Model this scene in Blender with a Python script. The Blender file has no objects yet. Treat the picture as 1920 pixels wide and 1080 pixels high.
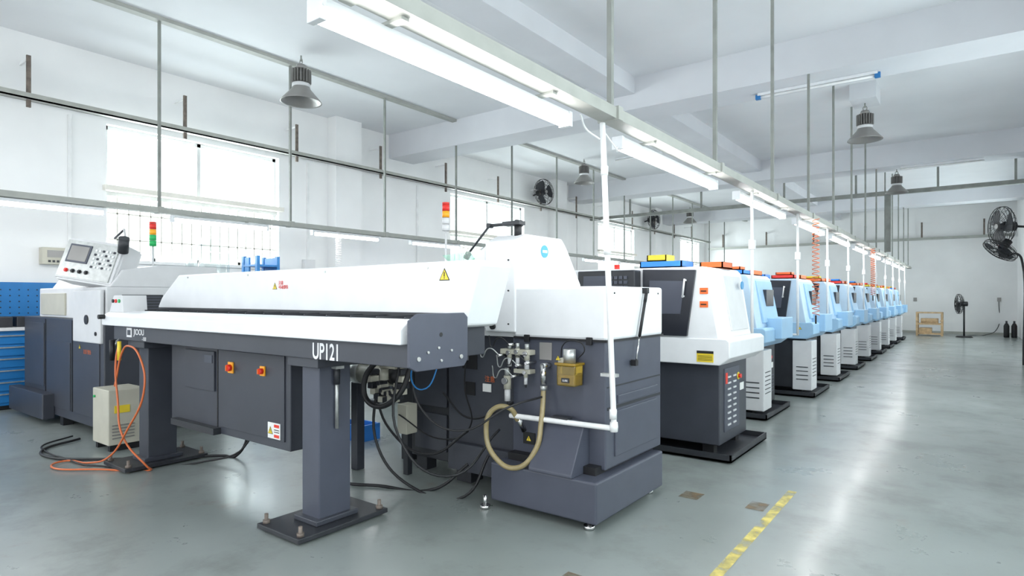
import bpy, bmesh, math, random
from mathutils import Vector, Matrix
random.seed(4)
S=bpy.context.scene
COL=S.collection
# ------------------------------------------------------------ materials
def mat(name,c,rough=.5,metal=0,var=.06,scale=6,emit=0,bump=0,coat=0,trans=0,alpha=1):
    m=bpy.data.materials.new(name); m.use_nodes=True
    nt=m.node_tree; b=nt.nodes['Principled BSDF']
    tc=nt.nodes.new('ShaderNodeTexCoord'); n=nt.nodes.new('ShaderNodeTexNoise')
    n.inputs['Scale'].default_value=scale; n.inputs['Detail'].default_value=4
    nt.links.new(tc.outputs['Object'],n.inputs['Vector'])
    r=nt.nodes.new('ShaderNodeValToRGB')
    r.color_ramp.elements[0].position=.3; r.color_ramp.elements[1].position=.7
    r.color_ramp.elements[0].color=tuple(max(0,x*(1-var)) for x in c)+(1,)
    r.color_ramp.elements[1].color=tuple(min(1,x*(1+var)) for x in c)+(1,)
    nt.links.new(n.outputs['Fac'],r.inputs['Fac']); nt.links.new(r.outputs['Color'],b.inputs['Base Color'])
    b.inputs['Roughness'].default_value=rough; b.inputs['Metallic'].default_value=metal
    if coat: b.inputs['Coat Weight'].default_value=coat
    if trans: b.inputs['Transmission Weight'].default_value=trans
    if alpha<1: b.inputs['Alpha'].default_value=alpha
    if emit:
        b.inputs['Emission Color'].default_value=(*c,1); b.inputs['Emission Strength'].default_value=emit
    if bump:
        bp=nt.nodes.new('ShaderNodeBump'); bp.inputs['Strength'].default_value=bump
        n2=nt.nodes.new('ShaderNodeTexNoise'); n2.inputs['Scale'].default_value=scale*12
        nt.links.new(tc.outputs['Object'],n2.inputs['Vector'])
        nt.links.new(n2.outputs['Fac'],bp.inputs['Height']); nt.links.new(bp.outputs['Normal'],b.inputs['Normal'])
    return m
M={}
M['white']=mat('white_enamel',(.80,.81,.83),.35,var=.03)
M['white2']=mat('offwhite_enamel',(.66,.66,.67),.4,var=.04)
M['slate']=mat('slate_enamel',(.044,.048,.062),.42,var=.10,scale=3)
M['slate2']=mat('slate_blue_enamel',(.066,.073,.100),.40,var=.06)
M['dark']=mat('dark_grey_enamel',(.024,.026,.032),.45,var=.12)
M['black']=mat('black_rubber',(.010,.010,.012),.5)
M['window']=mat('tinted_polycarbonate',(.022,.024,.032),.22,var=.2,scale=2)
M['blue']=mat('light_blue_enamel',(.32,.52,.72),.4,var=.04)
M['blue_pale']=mat('pale_blue_enamel',(.48,.63,.78),.4,var=.04)
M['binblue']=mat('blue_plastic',(.03,.22,.70),.4)
M['toolblue']=mat('tool_cabinet_blue',(.015,.17,.45),.4)
M['orange']=mat('orange_plastic',(.85,.16,.03),.4)
M['yellow']=mat('yellow_plastic',(.80,.60,.04),.4)
M['red']=mat('red_plastic',(.75,.03,.02),.35)
M['green']=mat('green_plastic',(.02,.45,.12),.3)
M['amber']=mat('amber_plastic',(.95,.40,.02),.3)
M['chrome']=mat('polished_steel',(.7,.7,.7),.22,1)
M['steel']=mat('galvanised_steel',(.5,.51,.5),.4,.7,var=.15,scale=20)
M['rail']=mat('painted_rail',(.38,.385,.355),.55,var=.08)
M['rod']=mat('painted_rod',(.25,.26,.24),.5,var=.15)
M['rust']=mat('rusty_bracket',(.16,.13,.11),.7,var=.4,scale=14)
M['pvc']=mat('white_pvc',(.80,.80,.80),.35)
M['hose']=mat('tan_hose',(.30,.24,.12),.22,var=.15,scale=20)
M['cable_or']=mat('orange_cable',(.60,.14,.04),.4)
M['beige']=mat('beige_cast',(.50,.48,.40),.4)
M['oil']=mat('amber_oil_glass',(.62,.42,.05),.08,var=.2,scale=12,coat=.6,trans=.75)
M['oilliq']=mat('amber_oil_liquid',(.26,.16,.01),.15,var=.2,scale=10)
M['wood']=mat('pine_wood',(.50,.35,.2),.6,var=.25,scale=9)
M['tube']=mat('fluorescent_tube',(1,.99,.98),.4,var=0,emit=28)
M['wallm']=mat('wall_plaster',(.84,.84,.84),.8,var=.045,scale=.9,bump=.03)
M['ceil']=mat('ceiling_paint',(.76,.77,.79),.85,var=.05,scale=.6)
M['beam']=mat('beam_paint',(.66,.67,.70),.85,var=.06,scale=.8)
M['frame']=mat('window_frame_aluminium',(.62,.63,.62),.4,.2)
M['barm']=mat('window_bar_paint',(.78,.75,.68),.5)
M['grey']=mat('grey_shade',(.28,.27,.26),.4,.3)
M['text']=mat('white_lettering',(.78,.78,.80),.5,var=0)
M['blk']=mat('black_print',(.01,.01,.01),.6,var=0)
M['redp']=mat('red_print',(.75,.05,.03),.5,var=0)
M['stick']=mat('sticker_white',(.8,.8,.78),.5,var=0)
M['logo']=mat('logo_blue',(.05,.3,.6),.4,var=0)
g=bpy.data.materials.new('clear_glass'); g.use_nodes=True; nt=g.node_tree; nt.nodes.clear()
o=nt.nodes.new('ShaderNodeOutputMaterial'); mx=nt.nodes.new('ShaderNodeMixShader'); t=nt.nodes.new('ShaderNodeBsdfTransparent'); gl=nt.nodes.new('ShaderNodeBsdfGlossy')
t.inputs[0].default_value=(.93,.97,.96,1); gl.inputs['Roughness'].default_value=.1; mx.inputs[0].default_value=.12
nt.links.new(t.outputs[0],mx.inputs[1]); nt.links.new(gl.outputs[0],mx.inputs[2]); nt.links.new(mx.outputs[0],o.inputs[0]); M['glass']=g
gg=g.copy(); gg.name='green_glass'; gg.node_tree.nodes['Transparent BSDF'].inputs[0].default_value=(.62,.85,.75,1); M['gglass']=gg

# floor
f=bpy.data.materials.new('epoxy_floor'); f.use_nodes=True; nt=f.node_tree; b=nt.nodes['Principled BSDF']
N=nt.nodes.new; L=nt.links.new
tc=N('ShaderNodeTexCoord')
def noise(sc,det=5,rough=.55,vec=None):
    n=N('ShaderNodeTexNoise'); n.inputs['Scale'].default_value=sc; n.inputs['Detail'].default_value=det; n.inputs['Roughness'].default_value=rough
    L(vec or tc.outputs['Object'],n.inputs['Vector']); return n
def ramp(inp,p0,p1,c0,c1):
    r=N('ShaderNodeValToRGB'); r.color_ramp.elements[0].position=p0; r.color_ramp.elements[1].position=p1
    r.color_ramp.elements[0].color=(*c0,1); r.color_ramp.elements[1].color=(*c1,1); L(inp,r.inputs['Fac']); return r
def mix(fac,a,bb,mode='MIX'):
    m=N('ShaderNodeMix'); m.data_type='RGBA'; m.blend_type=mode
    if isinstance(fac,float): m.inputs[0].default_value=fac
    else: L(fac,m.inputs[0])
    for i,v in ((6,a),(7,bb)):
        if isinstance(v,tuple): m.inputs[i].default_value=(*v,1)
        else: L(v,m.inputs[i])
    return m.outputs[2]
n1=noise(.45,3); base=ramp(n1.outputs['Fac'],.35,.65,(.205,.232,.222),(.285,.315,.305)).outputs[0]
n2=noise(1.3,8,.66); d=ramp(n2.outputs['Fac'],.50,.66,(0,0,0),(.6,.6,.6)).outputs[0]
c=mix(d,base,(.15,.162,.152))
n3=noise(2.0,7,.72); st=ramp(n3.outputs['Fac'],.60,.72,(0,0,0),(.5,.5,.5)).outputs[0]
c=mix(st,c,(.19,.155,.11))
n4=noise(9,6,.7); sp=ramp(n4.outputs['Fac'],.62,.70,(0,0,0),(.25,.25,.25)).outputs[0]
c=mix(sp,c,(.12,.12,.11))
L(c,b.inputs['Base Color'])
rr=ramp(n2.outputs['Fac'],.3,.7,(.24,.24,.24),(.42,.42,.42)); L(rr.outputs[0],b.inputs['Roughness'])
b.inputs['Coat Weight'].default_value=.25; b.inputs['Coat Roughness'].default_value=.16
M['floor']=f
def worn(name,c,lo,hi,sc):
    m=bpy.data.materials.new(name); m.use_nodes=True; nt2=m.node_tree; bb=nt2.nodes['Principled BSDF']
    t=nt2.nodes.new('ShaderNodeTexCoord'); n=nt2.nodes.new('ShaderNodeTexNoise'); n.inputs['Scale'].default_value=sc; n.inputs['Detail'].default_value=6
    r=nt2.nodes.new('ShaderNodeValToRGB'); r.color_ramp.elements[0].position=lo; r.color_ramp.elements[1].position=hi
    nt2.links.new(t.outputs['Object'],n.inputs['Vector']); nt2.links.new(n.outputs['Fac'],r.inputs['Fac']); nt2.links.new(r.outputs[0],bb.inputs['Alpha'])
    bb.inputs['Base Color'].default_value=(*c,1); bb.inputs['Roughness'].default_value=.5; return m
M['yline']=worn('worn_yellow_paint',(.68,.56,.14),.33,.62,8)
M['stain']=worn('brown_stain',(.18,.125,.065),.30,.70,7)

# ------------------------------------------------------------ assembly helper
class Asm:
    def __init__(s,name,loc,off=(0,0,0),rotz=0,local=False):
        s.e=bpy.data.objects.new(name,None); s.e.empty_display_size=.1; COL.objects.link(s.e)
        s.e.location=loc; s.e.rotation_euler=(0,0,rotz)
        s.d=Vector((0,0,0)) if local else Vector(off)-Vector(loc)
    def _add(s,name,me,m,smooth=False):
        if m: me.materials.append(M[m])
        if smooth:
            for p in me.polygons: p.use_smooth=True
        o=bpy.data.objects.new(name,me); COL.objects.link(o); o.parent=s.e; return o
    def mesh(s,name,bm,m,bev=0,smooth=False):
        bmesh.ops.recalc_face_normals(bm,faces=bm.faces[:])
        if bev: bmesh.ops.bevel(bm,geom=bm.edges[:],offset=bev,segments=2,affect='EDGES',profile=.5,clamp_overlap=True)
        bmesh.ops.translate(bm,verts=bm.verts[:],vec=s.d)
        me=bpy.data.meshes.new(name); bm.to_mesh(me); bm.free(); return s._add(name,me,m,smooth)
    def box(s,name,x0,x1,y0,y1,z0,z1,m,bev=.006):
        return s.boxes(name,[(x0,x1,y0,y1,z0,z1)],m,bev)
    def boxes(s,name,L,m,bev=0):
        bm=bmesh.new()
        for x0,x1,y0,y1,z0,z1 in L:
            r=bmesh.ops.create_cube(bm,size=1)
            bmesh.ops.scale(bm,verts=r['verts'],vec=(abs(x1-x0),abs(y1-y0),abs(z1-z0)))
            bmesh.ops.translate(bm,verts=r['verts'],vec=((x0+x1)/2,(y0+y1)/2,(z0+z1)/2))
        mn=min(min(abs(b[1]-b[0]),abs(b[3]-b[2]),abs(b[5]-b[4])) for b in L)
        return s.mesh(name,bm,m,min(bev,mn*.3))
    def prism(s,name,poly,ax,a,b,m,bev=.006):
        def pt(p,t):
            return {'x':(t,p[0],p[1]),'y':(p[0],t,p[1]),'z':(p[0],p[1],t)}[ax]
        bm=bmesh.new(); A=[bm.verts.new(pt(p,a)) for p in poly]; B=[bm.verts.new(pt(p,b)) for p in poly]
        bm.faces.new(A); bm.faces.new(B[::-1]); n=len(poly)
        for i in range(n): bm.faces.new((A[i],B[i],B[(i+1)%n],A[(i+1)%n]))
        return s.mesh(name,bm,m,bev)
    def cyl(s,name,p0,p1,r,m,r2=None,seg=20):
        p0=Vector(p0);p1=Vector(p1); d=p1-p0; bm=bmesh.new()
        bmesh.ops.create_cone(bm,cap_ends=True,segments=seg,radius1=r,radius2=r if r2 is None else r2,depth=d.length)
        q=Vector((0,0,1)).rotation_difference(d.normalized()).to_matrix().to_4x4()
        bmesh.ops.transform(bm,matrix=Matrix.Translation((p0+p1)/2)@q,verts=bm.verts[:])
        o=s.mesh(name,bm,m)
        for p in o.data.polygons: p.use_smooth=len(p.vertices)==4
        return o
    def rev(s,name,prof,c,m,seg=32):
        bm=bmesh.new(); rings=[]
        for r,z in prof: rings.append([bm.verts.new((c[0]+r*math.cos(a),c[1]+r*math.sin(a),c[2]+z)) for a in [2*math.pi*i/seg for i in range(seg)]])
        for A,B in zip(rings,rings[1:]):
            for i in range(seg): bm.faces.new((A[i],A[(i+1)%seg],B[(i+1)%seg],B[i]))
        return s.mesh(name,bm,m,smooth=True)
    def tube(s,name,pts,r,m,smooth=True,cyc=False,res=3):
        cu=bpy.data.curves.new(name,'CURVE'); cu.dimensions='3D'; cu.bevel_depth=r; cu.bevel_resolution=res; cu.use_fill_caps=True
        P=[Vector(p)+s.d for p in pts]
        if smooth:
            sp=cu.splines.new('BEZIER'); sp.bezier_points.add(len(P)-1)
            for b,p in zip(sp.bezier_points,P): b.co=p; b.handle_left_type=b.handle_right_type='AUTO'
            sp.resolution_u=8
        else:
            sp=cu.splines.new('POLY'); sp.points.add(len(P)-1)
            for b,p in zip(sp.points,P): b.co=(*p,1)
        sp.use_cyclic_u=cyc
        cu.materials.append(M[m]); o=bpy.data.objects.new(name,cu); COL.objects.link(o); o.parent=s.e; return o
    def text(s,name,body,p,size,m,face='-y',sx=1,al='LEFT',bold=0):
        cu=bpy.data.curves.new(name,'FONT'); cu.body=body; cu.size=size; cu.extrude=.0008; cu.align_x=al; cu.offset=bold
        cu.materials.append(M[m]); o=bpy.data.objects.new(name,cu); COL.objects.link(o); o.parent=s.e
        o.location=Vector(p)+s.d; o.rotation_euler=(math.pi/2,0,0 if face=='-y' else math.pi/2); o.scale=(sx,1,1); return o
    def warn(s,p,w,face='-y'):
        def tri(k,dz=0): h=w*.87; return [(-w/2*k,-h/3*k+dz),(w/2*k,-h/3*k+dz),(0,h*2/3*k+dz)]
        for nm,k,mm,t in (('warning_border',1,'blk',.001),('warning_face',.8,'yellow',.002)):
            if face=='-y': s.prism(nm,[(p[0]+a,p[2]+b) for a,b in tri(k)],'y',p[1]-t,p[1],mm,0)
            else: s.prism(nm,[(p[1]+a,p[2]+b) for a,b in tri(k)],'x',p[0],p[0]+t,mm,0)
        if face=='-y': s.boxes('warning_mark',[(p[0]-w*.04,p[0]+w*.04,p[1]-.003,p[1],p[2]-w*.02,p[2]+w*.3),(p[0]-w*.04,p[0]+w*.04,p[1]-.003,p[1],p[2]-w*.15,p[2]-w*.08)],'blk')
        else: s.boxes('warning_mark',[(p[0],p[0]+.003,p[1]-w*.04,p[1]+w*.04,p[2]-w*.02,p[2]+w*.3),(p[0],p[0]+.003,p[1]-w*.04,p[1]+w*.04,p[2]-w*.15,p[2]-w*.08)],'blk')
def solo(name,boxes,m,bev=0):
    bm=bmesh.new()
    for x0,x1,y0,y1,z0,z1 in boxes:
        r=bmesh.ops.create_cube(bm,size=1)
        bmesh.ops.scale(bm,verts=r['verts'],vec=(x1-x0,y1-y0,z1-z0))
        bmesh.ops.translate(bm,verts=r['verts'],vec=((x0+x1)/2,(y0+y1)/2,(z0+z1)/2))
    if bev: bmesh.ops.bevel(bm,geom=bm.edges[:],offset=bev,segments=1,affect='EDGES')
    me=bpy.data.meshes.new(name); bm.to_mesh(me); bm.free(); me.materials.append(M[m])
    o=bpy.data.objects.new(name,me); COL.objects.link(o); return o

# ------------------------------------------------------------ room
XL,XR,YB,YF,H=-10.5,1.5,-5.0,30.0,5.13
solo('floor',[(XL-.3,XR+.3,YB,YF+.3,-.2,0)],'floor')
solo('ceiling',[(XL-.3,XR+.3,YB,YF+.3,H,H+.2)],'ceil')
wins=[(-4.0,-1.1),(3.7,6.6),(11.4,14.6),(19.1,22.0),(26.8,29.2)]
W0,W1=2.03,4.10
def wall_with_holes(name,x0,x1,holes,z0,z1):
    L=[]; y=YB
    for a,b_ in holes:
        L.append((x0,x1,y,a,0,H)); L.append((x0,x1,a,b_,0,z0)); L.append((x0,x1,a,b_,z1,H)); y=b_
    L.append((x0,x1,y,YF+.3,0,H)); return solo(name,L,'wallm')
wall_with_holes('wall_left',XL-.3,XL,wins,W0,W1)
rw=[(-3.5,-.5),(2.0,5.5),(8.5,12),(18.5,20.5),(22.5,26.5)]
wall_with_holes('wall_right',XR,XR+.3,rw,1.3,3.6)
solo('wall_far',[(XL,XR,YF,YF+.3,0,H)],'wallm')
for i,(a,b_) in enumerate(wins):
    A=Asm('window_%d'%(i+1),(XL-.15,(a+b_)/2,W0))
    x0,x1=XL-.20,XL-.12; zt=3.05
    L=[(x0,x1,a,b_,W0,W0+.06),(x0,x1,a,b_,W1-.06,W1),(x0,x1,a,a+.06,W0,W1),(x0,x1,b_-.06,b_,W0,W1),(x0-.02,x1+.05,a,b_,zt-.03,zt+.03)]
    m_=(a+b_)/2; L.append((x0,x1,m_-.03,m_+.03,zt,W1))
    for k in range(1,4): yy=a+(b_-a)*k/4; L.append((x0,x1,yy-.025,yy+.025,W0,zt))
    A.boxes('frame',L,'frame')
    A.boxes('transom_ledge',[(XL-.25,XL+.10,a-.05,b_+.05,3.08,3.16)],'barm',.004)
    A.boxes('pane',[(XL-.165,XL-.16,a+.05,b_-.05,W0+.05,W1-.05)],'glass')
    bars=[]
    n=18
    for k in range(1,n): yy=a+(b_-a)*k/n; bars.append((XL-.05,XL-.03,yy-.010,yy+.010,W0,zt-.02))
    for zz in (2.35,2.75): bars.append((XL-.05,XL-.03,a,b_,zz-.010,zz+.010))
    A.boxes('security_bars',bars,'barm')
    A.boxes('sill',[(XL-.3,XL+.06,a-.05,b_+.05,W0-.05,W0)],'wallm',.005)
for i,(a,b_) in enumerate(rw):
    A=Asm('window_%d'%(i+6),(XR+.15,(a+b_)/2,1.3))
    n=4; L=[(XR+.1,XR+.18,a,b_,1.3,1.37),(XR+.1,XR+.18,a,b_,3.53,3.6)]
    for k in range(n+1):
        yy=a+(b_-a)*k/n; L.append((XR+.1,XR+.18,max(a,yy-.03),min(b_,yy+.03),1.3,3.6))
    A.boxes('frame',L,'frame')
    A.boxes('pane',[(XR+.13,XR+.135,a+.03,b_-.03,1.33,3.57)],'glass')
for i,y in enumerate((-.3,7.7,15.9,23.4)):
    solo('wall_pilaster' if i==0 else 'wall_pilaster.%03d'%i,[(XL,XL+.28,y,y+.65,0,H)],'wallm')
for i,y in enumerate((1.6,9.35,17.1,24.8)):
    solo('ceiling_beam' if i==0 else 'ceiling_beam.%03d'%i,[(XL if i else -4.95,XR,y,y+.75,4.6,H)],'beam')
solo('ceiling_beam.010',[(-4.95,-4.45,YB,YF,4.85,H)],'beam')
solo('trim_1',[(-8.56,-8.44,YB,YF,5.08,H)],'rail')
solo('wall_pilaster.010',[(1.02,XR,17.2,17.9,0,H)],'wallm')
solo('baseboard_left',[(XL,XL+.02,YB,YF,0,.12)],'rail')
solo('baseboard_far',[(XL,XR,YF-.02,YF,0,.10)],'rail')
# floor markings
A=Asm('floor_marking_line',(-1.05,3,0)); 
bm=bmesh.new(); bmesh.ops.create_grid(bm,x_segments=1,y_segments=1,size=1); bmesh.ops.scale(bm,verts=bm.verts[:],vec=(.030,1.6,1)); bmesh.ops.translate(bm,verts=bm.verts[:],vec=(-1.05,3.3,.002)); A.mesh('paint',bm,'yline')
A=Asm('floor_stain',(-1.4,2.7,0))
for k,(x,y,w,h_) in enumerate([(-1.62,2.66,.07,.09),(-1.62,4.35,.07,.08),(-1.17,4.40,.06,.09)]):
    bm=bmesh.new(); bmesh.ops.create_grid(bm,x_segments=1,y_segments=1,size=1); bmesh.ops.scale(bm,verts=bm.verts[:],vec=(w,h_,1)); bmesh.ops.translate(bm,verts=bm.verts[:],vec=(x,y,.0025)); A.mesh('stain_%d'%k,bm,'stain')

# ------------------------------------------------------------ light rails
def light_rail(X,z,y0,y1,lamps,dx,rods,top):
    A=Asm('fluorescent_light_rail',(X,(y0+y1)/2,z))
    A.boxes('channel',[(X-.06,X+.06,y0,y1,z,z+.07)],'rail')
    for k,y in enumerate(rods):
        A.boxes('rod_%d'%k,[(X-.016,X+.016,y-.016,y+.016,z+.06,top(y))],'rod')
        A.boxes('bracket_%d'%k,[(X-.075,X+.075,y-.03,y+.03,z-.006,z+.078)],'rail')
    for k,(a,b_) in enumerate(lamps):
        lx=X+dx
        A.prism('lamp_body_%d'%k,[(lx-.03,z-.012),(lx+.03,z-.012),(lx+.045,z-.05),(lx-.045,z-.05)],'y',a,b_,'white',0)
        A.boxes('lamp_ends_%d'%k,[(lx-.04,lx+.04,a-.012,a+.02,z-.10,z-.012),(lx-.04,lx+.04,b_-.02,b_+.012,z-.10,z-.012)],'white',.003)
        A.cyl('tube_%d'%k,(lx-.02,a+.02,z-.075),(lx-.02,b_-.02,z-.075),.019,'tube',seg=10)
        A.cyl('tube_b_%d'%k,(lx+.02,a+.02,z-.075),(lx+.02,b_-.02,z-.075),.019,'tube',seg=10)
        A.boxes('hanger_%d'%k,[(min(lx-.02,X-.02),X+.02,a+.3,a+.34,z-.014,z),(min(lx-.02,X-.02),X+.02,b_-.34,b_-.3,z-.014,z)],'rail')
    return A
def toph(y):
    for b0 in (1.6,9.35,17.1,24.8):
        if b0-.02<=y<=b0+.77: return 4.6
    return H
l1=[(-1.3,.6),(1.35,3.08)]+[(3.75+2.65*k,5.70+2.65*k) for k in range(9)]
light_rail(-1.8,2.56,-4,28,l1,-.11,[1.45+1.98*k for k in range(14)],toph)
l2=[(1.6+2.17*k,2.97+2.17*k) for k in range(-2,12)]
light_rail(-8.5,2.56,-4,29,l2,0,[-.25+1.93*k for k in range(15)],lambda y:min(toph(y) if y>5 else H,5.08))

# upper wall cable trays
A=Asm('cable_tray',(XL+.1,12,4.15))
A.boxes('tray',[(XL+.28,XL+.42,-4,YF-.35,4.12,4.14),(XL+.28,XL+.30,-4,YF-.35,4.12,4.2),(XL+.40,XL+.42,-4,YF-.35,4.12,4.2)],'rail')
ys=[.6+2.05*j for j in range(14)]
A.boxes('drop_hangers',[(XL+.34,XL+.37,y-.025,y+.025,4.02,4.72) for y in ys],'rust')
A.boxes('arms',[(XL,XL+.36,y-.012,y+.012,4.66,4.69) for y in ys],'wallm')
A=Asm('cable_tray',(-5,YF-.3,3.8))
A.boxes('tray',[(XL+.3,XR-.1,YF-.35,YF-.22,3.78,3.88)],'rail')
A.boxes('drop_hangers',[(x-.03,x+.03,YF-.31,YF-.26,3.8,4.5) for x in [-9.5+2*j for j in range(6)]],'rust')
A.boxes('wall_arms',[(x-.02,x+.02,YF-.3,YF,4.44,4.5) for x in [-9.5+2*j for j in range(6)]],'wallm')
A=Asm('cable_tray',(-4,18.6,4.2))
A.boxes('tray',[(XL+.0,XR,18.5,18.62,4.12,4.22)],'rod')
A.boxes('hangers',[(x-.025,x+.025,18.53,18.58,4.2,H) for x in (-9,-6.6,-4.2,-2.4,-.6,.9)],'rod')
A.boxes('drop_post',[(-1.72,-1.60,18.5,18.62,2.64,4.12)],'rod',.004)

# ceiling fluorescent on beam
A=Asm('ceiling_batten_lamp',(-1.8,9.8,4.58))
A.boxes('body',[(-2.6,-1.0,9.77,9.85,4.56,4.6)],'white',.004)
A.cyl('tube_off',(-2.6,9.81,4.54),(-1.0,9.81,4.54),.018,'pvc')
A.boxes('end_caps',[(-2.63,-2.56,9.78,9.84,4.51,4.58),(-1.04,-.97,9.78,9.84,4.51,4.58)],'toolblue')
A=Asm('ceiling_batten_lamp',(-1.8,17.5,4.58))
A.boxes('body',[(-1.3,.3,17.3,17.38,4.56,4.6)],'white',.004); A.cyl('tube_off',(-1.3,17.34,4.54),(.3,17.34,4.54),.018,'pvc')
for x,y in ((-9.2,11.1),(-6.8,14.5)):
    A=Asm('ceiling_batten_lamp',(x,y,5.1)); A.boxes('body',[(x-.65,x+.65,y-.04,y+.04,5.09,5.13)],'white',.004); A.cyl('tube_off',(x-.65,y,5.07),(x+.65,y,5.07),.018,'pvc')
def highbay(x,y,zt,k=1.0):
    zt-=.006
    A=Asm('high_bay_lamp',(x,y,zt))
    A.cyl('hook_rod',(x,y,zt-.08*k),(x,y,zt),.012,'rod'); A.tube('hook',[(x,y,zt-.05),(x+.03,y,zt-.09),(x,y,zt-.13),(x-.03,y,zt-.09)],.007,'rod',cyc=True)
    z=zt-.13*k
    A.cyl('cap',(x,y,z-.06*k),(x,y,z),.085*k,'grey',r2=.06*k)
    A.cyl('core',(x,y,z-.26*k),(x,y,z-.06*k),.07*k,'grey')
    bm=bmesh.new()
    for i in range(20):
        a=2*math.pi*i/20; r=bmesh.ops.create_cube(bm,size=1)
        bmesh.ops.scale(bm,verts=r['verts'],vec=(.07*k,.008,.18*k)); bmesh.ops.translate(bm,verts=r['verts'],vec=(.1*k,0,0))
        bmesh.ops.rotate(bm,verts=r['verts'],cent=(0,0,0),matrix=Matrix.Rotation(a,3,'Z')); bmesh.ops.translate(bm,verts=r['verts'],vec=(x,y,z-.16*k))
    A.mesh('heatsink_fins',bm,'grey')
    A.cyl('collar',(x,y,z-.31*k),(x,y,z-.26*k),.12*k,'white2')
    A.rev('shade',[(.11*k,-.30*k),(.13*k,-.34*k),(.20*k,-.42*k),(.27*k,-.50*k),(.275*k,-.515*k),(.255*k,-.505*k),(.19*k,-.425*k),(.12*k,-.36*k),(.0,-.35*k)],(x,y,z),'grey')
highbay(-8.08,5.45,5.12,1.1)
highbay(-8.12,14.0,5.12); highbay(-1.44,12.2,4.85); highbay(-1.4,17.6,4.6,.9); highbay(-9,24,5.12)
solo('trim_2',[(-1.64,-1.24,11.9,12.5,4.85,H)],'beam')

# ------------------------------------------------------------ bar feeder
A=Asm('bar_feeder',(-4.2,2.45,0))
yf,yb=2.18,2.59; xl,xr=-6.2,-2.3
A.boxes('main_beam',[(xl+.1,xr,yf+.03,yb,1.08,1.205)],'slate',.004)
A.prism('loading_shelf',[(yf-.03,1.205),(yf-.03,1.285),(yf+.02,1.32),(yf+.12,1.335),(yf+.12,1.205)],'x',xl,xr-.03,'white',.006)
A.boxes('magazine_slot',[(xl+.15,xr-.02,yf+.12,yb,1.20,1.30)],'black')
A.boxes('slot_dividers',[(x,x+.012,yf+.11,yb,1.3,1.345) for x in [xl+.3+.23*j for j in range(16)]],'dark')
A.boxes('back_rail',[(xl+.15,xr-.05,yb-.03,yb+.02,1.28,1.36)],'dark',.003)
A.prism('end_plate',[(yf-.01,1.09),(yf+.04,1.065),(yb+.0,1.065),(yb+.03,1.10),(yb+.03,1.34),(yb,1.365),(yf+.05,1.365),(yf-.01,1.33)],'x',xr,xr+.02,'slate2',.003)
for k,(y,z) in enumerate([(yf+.05,1.13),(yf+.2,1.18),(yf+.30,1.16),(yf+.38,1.12),(yf+.12,1.16),(yf+.22,1.11)]):
    A.cyl('end_bolt_%d'%k,(xr+.02,y,z),(xr+.028,y,z),.012 if k in(0,3) else .007,'steel',seg=12)
A.cyl('end_hole',(xr+.018,yf+.22,1.25),(xr+.0215,yf+.22,1.25),.012,'black')
A.prism('cover',[(-6.2,1.36),(-6.12,1.45),(-5.78,1.655),(-2.22,1.665),(-2.19,1.64),(-2.30,1.29),(-2.34,1.275),(-2.6,1.30),(-6.1,1.33)],'y',2.62,2.92,'white',.012)
A.boxes('cover_strip',[(-5.9,-2.4,2.612,2.622,1.345,1.352)],'white2')
A.boxes('rear_support',[(-6.1,-2.4,2.62,2.92,1.10,1.29)],'slate',.005)
for k,x in enumerate((-5.6,-4.6,-3.6,-2.6)): A.cyl('screw_%d'%k,(x,2.615,1.63),(x,2.622,1.63),.008,'steel',seg=10)
A.warn((-2.46,2.619,1.575),.085); A.warn((-4.22,2.619,1.53),.06)
A.text('caution_text','注意\n可动部位',(-4.17,2.617,1.55),.032,'redp')
A.text('model_text','UP121',(-3.16,yf+.028,1.085),.135,'text',sx=.72,bold=.0025)
A.boxes('brand_plate_mark',[(-5.82,-5.72,yf+.026,yf+.032,1.11,1.19)],'text'); A.boxes('brand_mark_inner',[(-5.80,-5.74,yf+.023,yf+.027,1.128,1.172)],'slate')
A.text('brand_text','JIOOU',(-5.68,yf+.028,1.135),.07,'text',bold=.001); A.text('brand_text_small','-100',(-5.52,yf+.028,1.09),.045,'text')
A.prism('end_switch_box',[(-6.18,1.32),(-6.08,1.47),(-5.9,1.47),(-5.88,1.32)],'y',2.2,2.4,'white2',.006)
for k,(x,mm) in enumerate(((-6.02,'red'),(-5.95,'green'),(-6.08,'black'))): A.cyl('button_%d'%k,(x,2.19,1.42),(x,2.20,1.42),.016,mm,seg=14)
A.cyl('hand_knob',(-6.14,2.1,1.28),(-6.14,2.15,1.28),.02,'black')
A.cyl('black_handle',(-6.0,2.16,.90),(-6.0,2.16,1.08),.022,'black'); A.cyl('handle_stud',(-6.0,2.16,1.02),(-6.0,2.22,1.08),.014,'steel')
A.box('electrical_cabinet',-5.42,-3.68,2.40,2.78,.40,1.08,'slate',.008)
A.boxes('cabinet_panels',[(-5.15,-4.68,2.385,2.40,.72,1.03),(-4.62,-3.74,2.39,2.40,.46,1.05)],'slate',.003)
A.boxes('cabinet_seams',[(-4.655,-4.640,2.396,2.3995,.42,1.06)],'black')
A.boxes('cabinet_vent',[(-4.82,-4.70,2.38,2.386,.94,1.0)],'slate2')
A.boxes('cabinet_foot_lip',[(-5.3,-4.6,2.34,2.40,.40,.45)],'dark')
for x,z,w in ((-4.42,.925,.042),(-3.99,.93,.035)):
    A.boxes('switch_plate',[(x-w,x+w*.7,2.378,2.39,z-w,z+w)],'amber' ,.003)
    A.cyl('switch_knob',(x,2.35,z),(x,2.378,z),w*.6,'red',seg=16); A.boxes('switch_lever',[(x-w*.12,x+w*.12,2.34,2.352,z-w*.5,z+w*.5)],'orange')
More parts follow.
